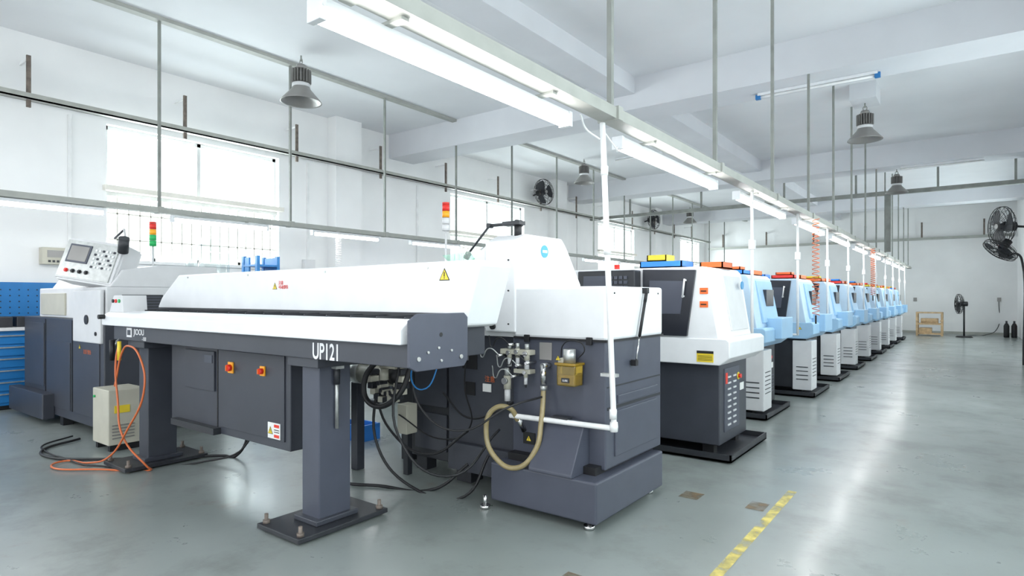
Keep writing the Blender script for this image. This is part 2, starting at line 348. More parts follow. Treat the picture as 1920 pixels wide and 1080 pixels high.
A.boxes('warning_sheet',[(-3.93,-3.78,2.384,2.389,.47,.58)],'stick'); A.warn((-3.895,2.383,.518),.06); A.boxes('warning_lines',[(-3.85,-3.79,2.382,2.385,.55,.57),(-3.85,-3.79,2.382,2.385,.48,.50)],'redp'); A.boxes('warning_lines_b',[(-3.85,-3.79,2.382,2.385,.515,.520),(-3.85,-3.79,2.382,2.385,.53,.535)],'blk')
for k,(cx) in enumerate((-3.31,-5.72)):
    A.boxes('post_%d'%k,[(cx-.09,cx+.09,2.30,2.54,.06,1.08)],'slate2' if k==0 else 'slate',.008)
    A.boxes('post_cap_%d'%k,[(cx-.16,cx+.16,2.24,2.62,1.02,1.08)],'slate',.004)
    A.boxes('post_base_%d'%k,[(cx-.24,cx+.20,2.08,2.76,.012,.042)],'dark',.004)
    A.boxes('post_foot_%d'%k,[(cx-.12,cx+.12,2.26,2.58,.042,.075)],'slate',.006)
    for j,(a,b_) in enumerate(((-.2,2.12),(.16,2.12),(-.2,2.72),(.16,2.72))):
        A.cyl('bolt_%d_%d'%(k,j),(cx+a,b_,.0),(cx+a,b_,.10),.012,'rust',seg=10); A.cyl('nut_%d_%d'%(k,j),(cx+a,b_,.042),(cx+a,b_,.062),.024,'rust',seg=6)
A.cyl('gas_rod',(-3.205,2.42,.62),(-3.205,2.42,1.0),.012,'steel'); A.cyl('gas_rod_body',(-3.205,2.42,.9),(-3.205,2.42,1.03),.02,'dark')
A.boxes('rod_bracket',[(-3.22,-3.17,2.39,2.45,1.0,1.06)],'steel')

# drive parts / cables below feeder
A=Asm('feeder_drive_unit',(-3.3,3.1,0))
A.cyl('motor',(-3.95,3.25,.84),(-3.6,3.25,.84),.085,'beige'); A.cyl('motor_cap',(-3.6,3.25,.84),(-3.5,3.25,.84),.07,'black'); A.cyl('gear_head',(-4.05,3.25,.84),(-3.95,3.25,.84),.095,'steel')
A.boxes('motor_mount',[(-4.0,-3.5,3.2,3.35,.93,1.10)],'dark',.004)
A.boxes('bracket',[(-3.6,-2.6,2.80,3.0,1.04,1.10)],'dark',.004)
A.boxes('terminal_box',[(-3.42,-3.25,2.95,3.05,.94,1.02)],'beige',.004); A.cyl('solenoid',(-3.35,2.94,.86),(-3.35,2.94,.94),.03,'beige')
A.boxes('valve_block',[(-3.22,-3.08,2.95,3.03,.96,1.04)],'beige',.004)
for k in range(14):
    a=math.pi*.95+k*.30; cx,cz=-3.45,.86
    A.boxes('chain_link_%d'%k,[(cx+.17*math.cos(a)-.028,cx+.17*math.cos(a)+.028,3.02,3.10,cz+.17*math.sin(a)-.022,cz+.17*math.sin(a)+.022)],'beige' if k%2 else 'dark',.004)
for k in range(10):
    a=math.pi*1.1+k*.28; cx,cz=-3.42,.84
    A.boxes('chain_inner_%d'%k,[(cx+.10*math.cos(a)-.02,cx+.10*math.cos(a)+.02,3.02,3.10,cz+.10*math.sin(a)-.018,cz+.10*math.sin(a)+.018)],'beige' if k%2 else 'dark',.004)
A.tube('conduit_a',[(-3.3,2.9,1.06),(-3.46,2.85,.85),(-3.40,2.85,.70),(-3.2,2.9,.74),(-3.1,3.0,1.06)],.02,'black')
A.tube('conduit_b',[(-3.0,2.85,1.06),(-2.85,2.82,.72),(-2.6,2.9,.6),(-2.35,3.1,.75),(-2.3,3.4,.78)],.007,'black')
A.tube('conduit_c',[(-3.2,2.95,1.06),(-3.1,2.85,.5),(-2.8,3.0,.25),(-2.7,3.45,.5)],.009,'black')
A.tube('conduit_d',[(-3.6,3.1,.9),(-3.6,3.1,.3),(-3.3,3.2,.02),(-2.9,3.3,.02),(-2.8,3.45,.3)],.011,'black')
A.tube('conduit_e',[(-2.9,2.9,1.06),(-2.95,2.82,.95),(-2.85,2.82,.85),(-2.75,2.9,1.06)],.005,'toolblue')
A.tube('conduit_f',[(-3.9,3.3,.75),(-3.7,3.3,.4),(-3.3,3.35,.25),(-3.0,3.45,.45)],.010,'black')
A.tube('conduit_g',[(-2.8,3.2,1.06),(-2.9,3.3,.8),(-2.95,3.42,.5),(-3.3,3.45,.35),(-3.7,3.4,.5)],.006,'black')
A.boxes('relay_box',[(-3.74,-3.63,3.42,3.54,.34,.58)],'beige',.006); A.boxes('relay_post',[(-3.71,-3.66,3.46,3.51,0,.34)],'dark')
A.boxes('stand_leg',[(-4.18,-4.10,3.3,3.38,0,1.0)],'slate',.004)
A=Asm('drip_bin',(-5.05,4.07,0))
A.boxes('bin_body',[(-5.25,-4.85,3.95,4.2,.0,.02),(-5.25,-5.23,3.95,4.2,0,.16),(-4.87,-4.85,3.95,4.2,0,.16),(-5.25,-4.85,3.95,3.97,0,.16),(-5.25,-4.85,4.18,4.2,0,.16)],'binblue')

# ------------------------------------------------------------ near machine
A=Asm('cnc_lathe',(-2.4,3.9,0))
A.boxes('coolant_tank',[(-2.65,-1.82,3.285,4.30,.05,.31)],'slate2',.012)
A.boxes('tank_gap',[(-2.6,-1.9,3.42,4.3,.30,.36)],'black')
A.box('machine_base',-2.62,-1.87,3.5,4.38,.33,1.17,'slate2',.010)
A.box('machine_bed',-3.3,-2.6,3.56,4.38,.20,1.17,'slate',.010)
A.box('bed_extension',-3.78,-3.3,3.62,4.38,.12,1.12,'dark',.010)
A.boxes('bed_ribs',[(-3.72,-3.36,3.60,3.62,.2,.5),(-3.72,-3.36,3.60,3.62,.56,1.05)],'slate',.004)
A.box('rear_bed',-4.1,-3.3,3.75,4.38,.50,1.15,'dark',.010)
A.boxes('bed_legs',[(-4.08,-3.96,3.78,3.9,.0,.5),(-4.08,-3.96,4.2,4.34,0,.5),(-3.25,-3.1,3.6,3.75,0,.22),(-3.25,-3.1,4.2,4.34,0,.22),(-3.76,-3.64,3.66,3.78,0,.13)],'dark',.005)
A.boxes('base_skirt',[(-3.25,-2.66,3.5,3.56,.12,.33)],'slate',.005)
A.boxes('side_panels',[(-1.875,-1.86,3.62,4.3,.40,.70),(-1.875,-1.86,3.66,4.3,.745,.80)],'slate2',.004)
A.boxes('side_groove',[(-1.873,-1.868,3.52,4.37,.715,.735),(-1.873,-1.868,3.52,4.37,.86,.87)],'dark')
A.box('white_cover',-2.60,-1.86,3.49,4.39,1.17,1.525,'white',.018)
A.boxes('cover_lip',[(-2.6,-1.855,3.485,4.395,1.16,1.175)],'black')
A.prism('tall_hood_side',[(3.48,1.2),(3.48,1.86),(3.62,1.915),(4.1,1.915),(4.18,1.84),(4.40,1.55),(4.40,1.2)],'x',-2.86,-2.58,'white',.012)
A.prism('tall_hood_left',[(-2.87,1.22),(-2.87,1.84),(-3.15,1.64),(-4.0,1.60),(-4.0,1.22)],'y',3.50,4.2,'white',.010)
A.boxes('hood_underside',[(-3.3,-2.6,3.52,4.3,1.165,1.23)],'white2',.004)
A.cyl('logo_disc',(-2.585,3.85,1.80),(-2.575,3.85,1.80),.048,'logo'); A.boxes('logo_bar',[(-2.576,-2.572,3.82,3.88,1.79,1.81)],'stick')
A.cyl('latch_knob',(-2.78,3.46,1.24),(-2.78,3.50,1.24),.022,'black')
for k,z in enumerate((1.26,1.5,1.72)): A.cyl('hood_screw_%d'%k,(-2.64,3.472,z),(-2.64,3.482,z),.006,'black',seg=8)
for k,y in enumerate((3.6,4.3)): A.cyl('cover_screw_%d'%k,(-1.862,y,1.48),(-1.855,y,1.48),.006,'black',seg=8)
A.cyl('gas_strut_body',(-1.835,3.93,1.18),(-1.835,4.02,1.42),.011,'black'); A.cyl('gas_strut_rod',(-1.835,3.87,1.0),(-1.835,3.93,1.18),.006,'chrome')
A.cyl('gas_strut_top',(-1.835,4.02,1.42),(-1.835,4.05,1.50),.012,'black'); A.boxes('strut_mounts',[(-1.862,-1.825,3.85,3.89,.98,1.02),(-1.862,-1.825,4.03,4.07,1.48,1.52)],'black')
A.prism('chip_chute',[(3.50,.64),(3.44,.64),(3.27,.33),(3.27,.31),(3.50,.31)],'x',-2.32,-1.99,'slate2',.006)
A.boxes('chute_handle',[(-2.23,-2.10,3.40,3.47,.645,.66)],'dark',.003)
A.boxes('name_plate',[(-2.38,-2.28,3.49,3.5,1.02,1.14)],'grey',.002)
A.boxes('hinge_plates',[(-2.5,-2.46,3.47,3.49,1.14,1.19),(-2.0,-1.96,3.47,3.49,1.14,1.19)],'black',.003)
A.boxes('dark_ports',[(-3.15,-3.0,3.555,3.56,.9,1.05),(-3.12,-3.02,3.552,3.56,.70,.80)],'black')
A.text('port_text','注意',(-2.92,3.55,.82),.05,'cable_or'); A.boxes('port_label',[(-2.94,-2.86,3.55,3.556,.74,.80)],'stick')
A.boxes('low_label',[(-2.52,-2.42,3.492,3.5,.42,.50)],'blk'); A.warn((-2.47,3.49,.455),.05)
for k,(x,y) in enumerate(((-1.90,3.34),(-2.66,3.24),(-1.9,4.22),(-2.6,4.22))):
    A.cyl('foot_%d'%k,(x,y,0),(x,y,.025),.035,'chrome'); A.cyl('foot_stem_%d'%k,(x,y,.02),(x,y,.09),.014,'chrome')
def frl(x,y,z,s=1):
    A.cyl('regulator_body',(x,y,z-.05*s),(x,y,z+.03*s),.022*s,'beige',seg=14); A.cyl('regulator_knob',(x,y,z+.03*s),(x,y,z+.075*s),.017*s,'steel',seg=14)
    A.cyl('filter_bowl',(x,y,z-.12*s),(x,y,z-.05*s),.018*s,'white2',seg=14); A.cyl('drain',(x,y,z-.15*s),(x,y,z-.12*s),.006,'black',seg=8)
    A.cyl('gauge',(x,y-.035*s,z),(x,y-.02*s,z),.02*s,'chrome',seg=16)
for x,z,s_ in ((-2.60,1.06,.8),(-2.53,1.07,.8),(-2.45,1.06,.9),(-2.46,.93,.7),(-2.62,.86,1.2)): frl(x,3.44,z,s_)
A.boxes('manifold',[(-2.68,-2.42,3.43,3.5,1.05,1.085),(-2.56,-2.42,3.43,3.5,.92,.95)],'beige',.004)
for k,(x,z) in enumerate(((-2.66,1.04),(-2.57,1.12),(-2.50,.98),(-2.42,1.0),(-2.54,.90))):
    A.cyl('fitting_%d'%k,(x,3.38,z),(x,3.5,z),.010,'chrome',seg=10)
    A.tube('air_line_%d'%k,[(x,3.40,z),(x-.06,3.36,z+.05),(x-.14,3.38,z-.02),(x-.25,3.48,z+.05)],.004,'black' if k%2 else 'steel')
A.box('oil_reservoir',-2.17,-2.03,3.38,3.49,.87,1.01,'oil',.010); A.box('oil_level',-2.160,-2.040,3.390,3.480,.88,.945,'oilliq',.006); A.boxes('reservoir_lid',[(-2.18,-2.02,3.37,3.495,1.005,1.022)],'oilliq',.004)
A.cyl('pump_motor',(-2.10,3.43,1.02),(-2.10,3.43,1.11),.042,'steel'); A.boxes('pump_block',[(-2.17,-2.12,3.40,3.48,1.02,1.05)],'beige',.003)
A.boxes('reservoir_label',[(-2.13,-2.07,3.376,3.38,.895,.925)],'dark'); A.warn((-2.15,3.37,1.05),.04)
A.text('reservoir_text','LUBE',(-2.12,3.375,.903),.018,'text')
A.tube('lube_line',[(-2.03,3.42,1.05),(-1.97,3.40,1.13),(-2.05,3.40,1.17),(-2.14,3.42,1.14),(-2.18,3.45,1.04)],.004,'black')
A.cyl('elbow_post',(-2.31,3.44,.86),(-2.31,3.44,.99),.022,'chrome',seg=14); A.cyl('elbow_arm',(-2.31,3.42,.985),(-2.30,3.5,.985),.02,'chrome',seg=14); A.cyl('hose_clamp',(-2.31,3.44,.82),(-2.31,3.44,.85),.025,'steel',seg=14)
A.tube('coolant_hose',[(-2.31,3.44,.84),(-2.29,3.38,.62),(-2.30,3.32,.43),(-2.42,3.27,.31),(-2.58,3.25,.36),(-2.66,3.25,.52),(-2.62,3.28,.68),(-2.53,3.34,.69),(-2.50,3.40,.60)],.018,'hose')
A.cyl('hose_end',(-2.50,3.40,.63),(-2.48,3.45,.52),.020,'chrome',seg=12)
A.tube('hood_cable',[(-3.3,3.5,.7),(-3.0,3.45,.55),(-2.72,3.46,.63),(-2.6,3.48,.7)],.008,'black')
def tower(x,y,z0,z1,B):
    B.cyl('tower_pole',(x,y,z0),(x,y,z1-.27),.010,'white2',seg=10)
    for j,mm in enumerate(('white2','white2','amber','red') if z1>2.3 else ('green','green','amber','red')):
        B.cyl('tower_lens_%d'%j,(x,y,z1-.27+.062*j),(x,y,z1-.27+.062*(j+1)-.004),.034,mm,seg=18)
    B.cyl('tower_cap',(x,y,z1-.022),(x,y,z1-.008),.034,'red' ,seg=18)
tower(-3.88,4.15,1.15,2.34,A)
A.cyl('arm_base',(-2.66,3.62,1.90),(-2.66,3.62,1.99),.028,'black'); A.cyl('arm_joint',(-2.66,3.60,2.0),(-2.66,3.66,2.0),.026,'dark')
A.cyl('arm_upper',(-2.66,3.62,2.0),(-2.93,3.62,2.00),.012,'dark'); A.cyl('arm_joint_b',(-2.93,3.60,2.0),(-2.93,3.65,2.0),.018,'dark'); A.cyl('arm_lower',(-2.93,3.62,2.0),(-3.14,3.62,1.80),.009,'dark')
A.cyl('arm_head',(-3.14,3.62,1.80),(-3.17,3.62,1.76),.025,'dark'); A.boxes('arm_bracket',[(-2.78,-2.62,3.58,3.66,1.985,2.015)],'dark',.004)
A.prism('green_guard',[(-3.15,1.66),(-3.30,1.78),(-3.02,1.80),(-2.97,1.74)],'y',3.49,3.495,'gglass',0)
A=Asm('pvc_drop_pipe',(-1.82,3.43,0))
A.tube('riser',[(-1.85,3.42,2.56),(-1.775,3.43,.66)],.018,'pvc',smooth=False); A.tube('horizontal_run',[(-1.775,3.43,.63),(-2.55,3.38,.63)],.018,'pvc',smooth=False)
A.rev('elbow',[(0,-.035),(.024,-.03),(.027,0),(.024,.03),(0,.035)],(-1.775,3.43,.64),'pvc',14)
for k,z in enumerate((.72,1.75,2.25)): A.cyl('coupling_%d'%k,(-1.85+.075*(2.56-z)/1.9,3.425,z-.03),(-1.85+.075*(2.56-z)/1.9,3.425,z+.03),.023,'pvc')
A.boxes('pipe_clip',[(-1.87,-1.76,3.43,3.47,.95,.97)],'steel')
A.tube('feed_cable',[(-1.88,3.2,2.56),(-1.9,3.3,2.5),(-1.86,3.4,2.45)],.006,'pvc')
A.tube('lamp_cable',[(-1.85,3.45,2.5),(-1.84,3.6,2.42),(-1.9,3.72,2.46),(-1.9,3.78,2.53)],.005,'pvc')

# ------------------------------------------------------------ row lathes
def bins(A,x,y,z,m,w=.3,d=.2,h=.07):
    A.boxes('bin_'+m,[(x,x+w,y,y+d,z,z+.01),(x,x+.012,y,y+d,z,z+h),(x+w-.012,x+w,y,y+d,z,z+h),(x,x+w,y,y+.012,z,z+h),(x,x+w,y+d-.012,y+d,z,z+h)],m)
def row_lathe(k):
    Y0=5.37+2.12*k
    dx=0 if k==0 else (-.24 if k==1 else -.12)
    main='white' if k==0 else 'blue'; sec='white' if k==0 else 'blue_pale'
    A=Asm('cnc_lathe',(-2.5,Y0+.55,0),off=(dx,Y0,0))
    A.boxes('drip_tray',[(-2.9,-1.64,-.02,1.13,.015,.03),(-2.9,-1.64,-.02,-.005,.015,.08),(-2.9,-1.64,1.115,1.13,.015,.08),(-1.655,-1.64,-.02,1.13,.015,.08),(-2.9,-2.885,-.02,1.13,.015,.08)],'dark')
    A.boxes('feet',[(x,x+.1,y,y+.1,0,.13) for x in (-3.4,-2.6,-1.95) for y in (.15,.8)],'black')
    A.box('lower_cabinet',-3.5,-1.78,.10,.92,.12,.85,'dark' if k else 'slate',.008)
    A.prism('apron',[(-3.45,.85),(-1.75,.85),(-1.66,.92),(-1.66,1.06),(-1.69,1.085),(-3.45,1.085)],'y',0,1.12,main,.008)
    A.prism('upper_cabinet',[(-3.35,1.08),(-1.76,1.08),(-1.79,1.25),(-1.86,1.69),(-1.90,1.73),(-3.35,1.73)],'y',.02,1.02,sec,.010)
    A.prism('side_window_frame',[(-2.47,1.10),(-2.04,1.10),(-1.96,1.70),(-2.47,1.715)],'y',-.012,.02,'window',.004)
    A.prism('side_window_glass',[(-2.40,1.30),(-2.10,1.30),(-2.06,1.60),(-2.40,1.61)],'y',-.016,-.01,'slate2',.002)
    A.cyl('door_handle',(-2.07,-.04,1.45),(-2.05,-.04,1.62),.009,'white2',seg=10); A.boxes('handle_stubs',[(-2.08,-2.06,-.04,-.01,1.455,1.47),(-2.06,-2.04,-.04,-.01,1.6,1.615)],'white2')
    if k:
        A.prism('front_door',[(-1.80,1.14),(-1.74,1.14),(-1.84,1.66),(-1.90,1.66)],'y',.28,.98,'blue',.006)
        A.boxes('service_box',[(-1.95,-1.69,.04,.40,.10,.82)],'white2',.008); A.boxes('service_box_slots',[(-1.692,-1.687,.1,.34,.3+.05*j,.31+.05*j) for j in range(6)],'dark')
        A.boxes('service_front_slots',[(-1.90,-1.74,.036,.041,.25+.06*j,.262+.06*j) for j in range(4)],'dark')
        A.box('front_tray_box',-1.82,-1.58,.45,1.02,.94,1.20,'blue',.010)
        A.boxes('front_window',[(-1.86,-1.775,.5,.85,1.34,1.55)],'window',.004)
        A.warn((-1.84,-.002,1.0),.05)
    else:
        A.prism('front_door',[(-1.80,1.14),(-1.755,1.14),(-1.845,1.66),(-1.88,1.66)],'y',.40,.92,'white2',.006)
        A.boxes('louvre_panel',[(-1.79,-1.770,.22,.66,.22,.80)],'slate2',.004); A.boxes('louvre_slots',[(-1.771,-1.762,.30+.16*i,.38+.16*i,.27+.055*j,.285+.055*j) for j in range(9) for i in range(2)],'white2')
        A.boxes('red_label',[(-1.771,-1.766,.24,.29,.66,.76)],'redp')
        for z in (1.51,1.39):
            A.boxes('orange_label',[(-1.93,-1.855,.015,.019,z-.028,z+.028)],'orange'); A.boxes('orange_label_mark',[(-1.92,-1.87,.012,.016,z-.006,z+.004)],'blk')
        A.boxes('notice_label',[(-1.95,-1.80,-.004,0,.875,.975)],'yellow'); A.boxes('notice_header',[(-1.95,-1.80,-.006,0,.952,.975)],'blk'); A.boxes('notice_lines',[(-1.94,-1.81,-.0055,0,.89+.013*j,.894+.013*j) for j in range(4)],'blk')
        A.cyl('logo_disc',(-1.79,.80,1.57),(-1.78,.80,1.57),.04,'logo')
    A.cyl('switch_plate',(-1.785,.62,.70),(-1.765,.62,.70),.035,'yellow',seg=16); A.cyl('switch_knob',(-1.765,.62,.70),(-1.74,.62,.70),.02,'red',seg=16)
    if k: A.boxes('cabinet_vents',[(-1.786,-1.775,.5,.85,.25+.04*j,.262+.04*j) for j in range(6)],'slate2')
    A.boxes('cabinet_label',[(-1.785,-1.775,.70,.82,.55,.62)],'stick')
    A.box('control_console',-3.12,-2.50,-.12,.02,1.32,1.71,'dark',.012); A.boxes('console_screen',[(-3.05,-2.80,-.126,-.118,1.42,1.66)],'slate2',.003)
    A.boxes('console_keys',[(-2.76+.05*i,-2.725+.05*i,-.13,-.118,1.40+.045*j,1.43+.045*j) for i in range(4) for j in range(6)],'slate2')
    A.cyl('estop',(-2.55,-.15,1.37),(-2.55,-.12,1.37),.022,'red')
    if k==0:
        bins(A,-2.55,.1,1.735,'binblue',.42,.3,.06); bins(A,-2.5,.15,1.80,'yellow',.2,.2,.06); bins(A,-2.1,.5,1.735,'orange',.22,.3,.06)
    else:
        cs=random.sample(['orange','binblue','yellow','red'],3)
        bins(A,-2.25,.05,1.735,cs[0],.32,.3,.05); bins(A,-2.2,.45,1.735,'orange',.28,.4,.06); bins(A,-2.65,.1,1.735,cs[1],.3,.3,.07); bins(A,-2.2,.1,1.79,cs[2],.22,.2,.04)
    A.cyl('beacon',(-3.0,.5,1.73),(-3.0,.5,1.80),.03,'red')
    A.box('feeder_trough',-7.2,-3.55,.30,.68,1.02,1.32,'white',.012); A.boxes('feeder_beam',[(-7.1,-3.5,.34,.62,.92,1.02)],'slate'); 
    A.boxes('feeder_posts',[(x,x+.16,.36,.6,.0,.92) for x in (-6.6,-4.6)]+[(x-.12,x+.28,.2,.78,0,.03) for x in (-6.6,-4.6)],'slate',.004)
    A.cyl('pvc_riser',(-1.80-dx,1.20,.95),(-1.80-dx,1.20,2.56),.016,'pvc',seg=10); A.boxes('pvc_junction',[(-1.83-dx,-1.77-dx,1.17,1.23,1.95,2.05)],'pvc',.004)
    A.tube('pvc_run',[(-1.80-dx,1.20,.96),(-2.1,1.20,.96),(-2.1,1.05,.96)],.014,'pvc',smooth=False)
for k in range(10): row_lathe(k)
for j,(x,y,z0,z1,m_) in enumerate(((-1.72,9.45,1.2,2.56,'cable_or'),(-1.72,15.9,1.5,2.56,'cable_or'),(-8.5,6.45,1.9,2.56,'pvc'))):
    A=Asm('coiled_air_hose',(x,y,z0)); n=22*12 
    pts=[(x+.045*math.cos(i*2*math.pi/12),y+.045*math.sin(i*2*math.pi/12),z0+(z1-z0)*(i/n)) for i in range(0,n+1)]
    A.tube('coil',pts,.006,m_,smooth=False,res=1)
    A.tube('nozzle',[(x,y,z0),(x,y,z0-.12)],.012,'black',smooth=False)

# ------------------------------------------------------------ left lathe
A=Asm('cnc_lathe',(-8.3,3.0,0))
A.box('lower_base',-9.5,-6.98,2.44,3.7,.10,1.22,'slate',.012)
A.boxes('skirt',[(-9.65,-8.4,2.32,2.44,.06,.35)],'slate',.01); A.boxes('skirt_feet',[(x,x+.1,2.46,2.56,0,.1) for x in (-9.4,-8.3,-7.2)]+[(x,x+.1,3.5,3.6,0,.1) for x in (-9.4,-7.2)],'black')
A.boxes('base_panels',[(-9.4,-8.75,2.43,2.442,.4,1.15),(-8.65,-7.9,2.43,2.442,.2,.95),(-7.8,-7.08,2.43,2.442,.2,1.0)],'slate',.004)
A.boxes('base_grooves',[(-8.72,-8.70,2.434,2.44,.2,1.2),(-7.86,-7.84,2.434,2.44,.2,1.2)],'black')
A.box('work_enclosure',-9.0,-6.98,2.46,3.65,1.22,1.56,'white2',.012)
A.boxes('enclosure_door',[(-8.9,-8.1,2.44,2.465,1.25,1.50)],'beige',.006)
A.boxes('round_port_panel',[(-7.75,-7.0,2.41,2.45,.98,1.53)],'white2',.012)
A.cyl('round_port',(-7.35,2.40,1.22),(-7.35,2.412,1.22),.05,'black'); A.cyl('round_port_b',(-7.1,2.40,1.08),(-7.1,2.412,1.08),.02,'black')
A.boxes('side_opening',[(-6.985,-6.97,2.6,3.0,1.25,1.48)],'dark',.003); A.boxes('side_slats',[(-6.975,-6.965,2.62,2.98,1.27+.03*j,1.28+.03*j) for j in range(7)],'slate2')
A.prism('top_hood',[(2.5,1.56),(2.62,1.74),(3.0,1.80),(3.6,1.80),(3.65,1.56)],'x',-8.7,-7.0,'white2',.01)
c=Matrix.Translation((-7.38,2.52,1.80))@Matrix.Rotation(math.radians(28),4,'Z')@Matrix.Rotation(math.radians(8),4,'Y')@Matrix.Rotation(math.radians(-16),4,'X')
def tb(nm,dims,loc,m,bev=.006):
    bm=bmesh.new(); r=bmesh.ops.create_cube(bm,size=1); bmesh.ops.scale(bm,verts=bm.verts[:],vec=dims)
    bmesh.ops.bevel(bm,geom=bm.edges[:],offset=min(bev,min(dims)*.3),segments=2,affect='EDGES'); bmesh.ops.translate(bm,verts=bm.verts[:],vec=loc); bmesh.ops.transform(bm,matrix=c,verts=bm.verts[:]); A.mesh(nm,bm,m)
tb('pendant_body',(.70,.26,.46),(0,0.02,0),'white2',.02); tb('pendant_face',(.62,.02,.40),(-.01,-.11,0),'steel',.004); tb('pendant_screen',(.26,.01,.20),(-.14,-.122,.06),'slate2',.003); tb('pendant_screen_glass',(.22,.01,.16),(-.14,-.126,.06),'grey',.003)
for i in range(6):
    for j in range(5): tb('pendant_key_%d_%d'%(i,j),(.024,.012,.024),(.05+.042*i,-.122,-.06+.045*j),'white' if (i+j)%3 else 'slate',.003)
for i in range(4): tb('pendant_dial_%d'%i,(.04,.03,.04),(-.22+.08*i,-.125,-.13),'black' if i else 'red',.012)
A.cyl('pendant_arm',(-7.5,2.7,1.62),(-7.4,2.9,1.78),.04,'white2')
A.cyl('lamp_arm_a',(-7.25,2.75,1.98),(-7.45,2.8,2.2),.012,'white2'); A.cyl('lamp_arm_b',(-7.45,2.8,2.2),(-7.7,2.8,2.12),.012,'dark')
A.cyl('work_lamp_head',(-7.00,2.62,1.92),(-6.92,2.6,2.06),.05,'dark'); A.cyl('work_lamp_neck',(-7.25,2.75,1.98),(-7.0,2.63,2.0),.014,'white2')
tower(-7.10,2.95,1.56,2.28,A)
A.warn((-7.6,2.428,.92),.06); A.text('side_text','注意 警告',(-7.5,2.428,.86),.05,'cable_or')
A=Asm('transformer_box',(-6.6,2.45,0))
A.box('casing',-6.80,-6.42,2.28,2.6,.06,.58,'beige',.008); A.boxes('feet',[(-6.78,-6.73,2.3,2.58,0,.06),(-6.49,-6.44,2.3,2.58,0,.06)],'black')
A.boxes('yellow_plate',[(-6.42,-6.412,2.33,2.46,.36,.43)],'yellow'); A.boxes('vents',[(-6.421,-6.412,2.31,2.5,.12+.03*j,.13+.03*j) for j in range(5)],'grey'); A.cyl('indicator',(-6.74,2.265,.5),(-6.74,2.28,.5),.012,'green')
A=Asm('orange_air_hose',(-5.7,2.2,0))
A.tube('hose',[(-5.74,2.12,1.08),(-5.76,2.10,.9),(-5.72,2.10,.6),(-5.62,2.1,.3),(-5.4,2.2,.06),(-5.45,2.25,.015),(-5.8,2.0,.015),(-6.2,1.78,.015),(-6.35,1.9,.015),(-6.1,2.0,.02),(-5.75,2.05,.12),(-5.5,2.08,.35),(-5.25,2.12,.75),(-5.35,2.12,.98),(-5.55,2.12,1.05),(-5.65,2.12,1.02),(-5.78,2.1,.7)],.008,'cable_or')
A.cyl('connector',(-5.74,2.12,.92),(-5.74,2.12,1.08),.016,'yellow',seg=10)
A=Asm('power_cable',(-6.2,2.3,0))
A.tube('cable',[(-7.2,2.3,.02),(-7.0,1.95,.015),(-6.6,1.88,.015),(-6.2,2.1,.015),(-5.4,2.85,.015),(-5.3,2.9,.015),(-5.2,2.95,.3),(-5.2,2.85,.42)],.012,'black')
A.tube('cable_b',[(-7.4,2.3,.02),(-7.2,2.0,.015),(-6.9,1.93,.015),(-6.4,1.95,.015),(-6.0,2.0,.015),(-5.35,2.6,.015),(-5.0,2.85,.2),(-5.0,2.82,.42)],.008,'black')
A.tube('cable_c',[(-4.4,3.4,.015),(-3.9,3.0,.015),(-3.6,3.1,.015),(-3.2,3.3,.015),(-3.0,3.45,.2)],.012,'black')
A=Asm('tool_cabinet',(-10.1,2.6,0))
A.box('carcass',-10.4,-9.9,1.0,3.05,.06,1.02,'toolblue',.008); A.boxes('plinth',[(-10.38,-9.95,1.05,3.0,0,.06)],'black')
A.boxes('worktop',[(-10.42,-9.86,.98,3.07,1.02,1.06)],'white2',.004)
A.boxes('drawers',[(-9.9,-9.885,1.05+1.0*i,1.97+1.0*i,.1+.15*j,.23+.15*j) for i in range(2) for j in range(6)],'toolblue',.004)
A.boxes('drawer_handles',[(-9.885,-9.87,1.2+1.0*i,1.8+1.0*i,.20+.15*j,.215+.15*j) for i in range(2) for j in range(6)],'steel')
A.box('pegboard',-10.42,-10.38,1.0,3.05,1.06,1.66,'toolblue',.003)
A.boxes('pegboard_holes',[(-10.379,-10.376,1.1+.1*i,1.115+.1*i,1.15+.08*j,1.165+.08*j) for i in range(19) for j in range(6)],'black')
A.boxes('shelf_bins',[(-10.3,-10.05,2.1+.2*i,2.26+.2*i,1.06,1.2) for i in range(4)],'dark',.01)
A=Asm('wall_control_box',(-10.4,4.0,2.0)); A.box('casing',-10.5,-10.36,2.86,3.2,1.92,2.16,'beige',.006); A.boxes('display',[(-10.362,-10.355,2.92,3.14,2.02,2.12)],'grey'); A.boxes('keys',[(-10.362,-10.352,2.93+.05*i,2.96+.05*i,1.95,1.98) for i in range(4)],'dark')
A=Asm('plastic_drum',(-8.6,4.6,0))
A.rev('drum',[(0,0),(.28,0),(.30,.05),(.30,.75),(.26,.85),(.12,.9),(.12,.98),(0,.98)],(-9.2,4.6,1.35),'glass',24); A.boxes('stand',[(-9.5,-8.9,4.3,4.9,1.3,1.35),(-9.48,-9.42,4.32,4.38,0,1.3),(-8.98,-8.92,4.32,4.38,0,1.3),(-9.48,-9.42,4.82,4.88,0,1.3),(-8.98,-8.92,4.82,4.88,0,1.3)],'rod')
for (y,w) in ((5.3,.35),(8.6,.6)):
    A=Asm('storage_rack',(-9.3,y,0)); A.boxes('uprights',[(-9.5,-9.44,y,y+.05,0,2.12),(-9.1,-9.04,y,y+.05,0,2.12),(-9.5,-9.44,y+w,y+w+.05,0,2.12),(-9.1,-9.04,y+w,y+w+.05,0,2.12)],'toolblue'); A.boxes('shelves',[(-9.5,-9.04,y,y+w+.05,z,z+.03) for z in (.3,.9,1.5,1.95)],'toolblue')
    A.boxes('side_boards',[(-9.48,-9.30,y+.01,y+.04,1.85,2.1),(-9.48,-9.06,y+w+.01,y+w+.04,1.85,2.1)],'toolblue')
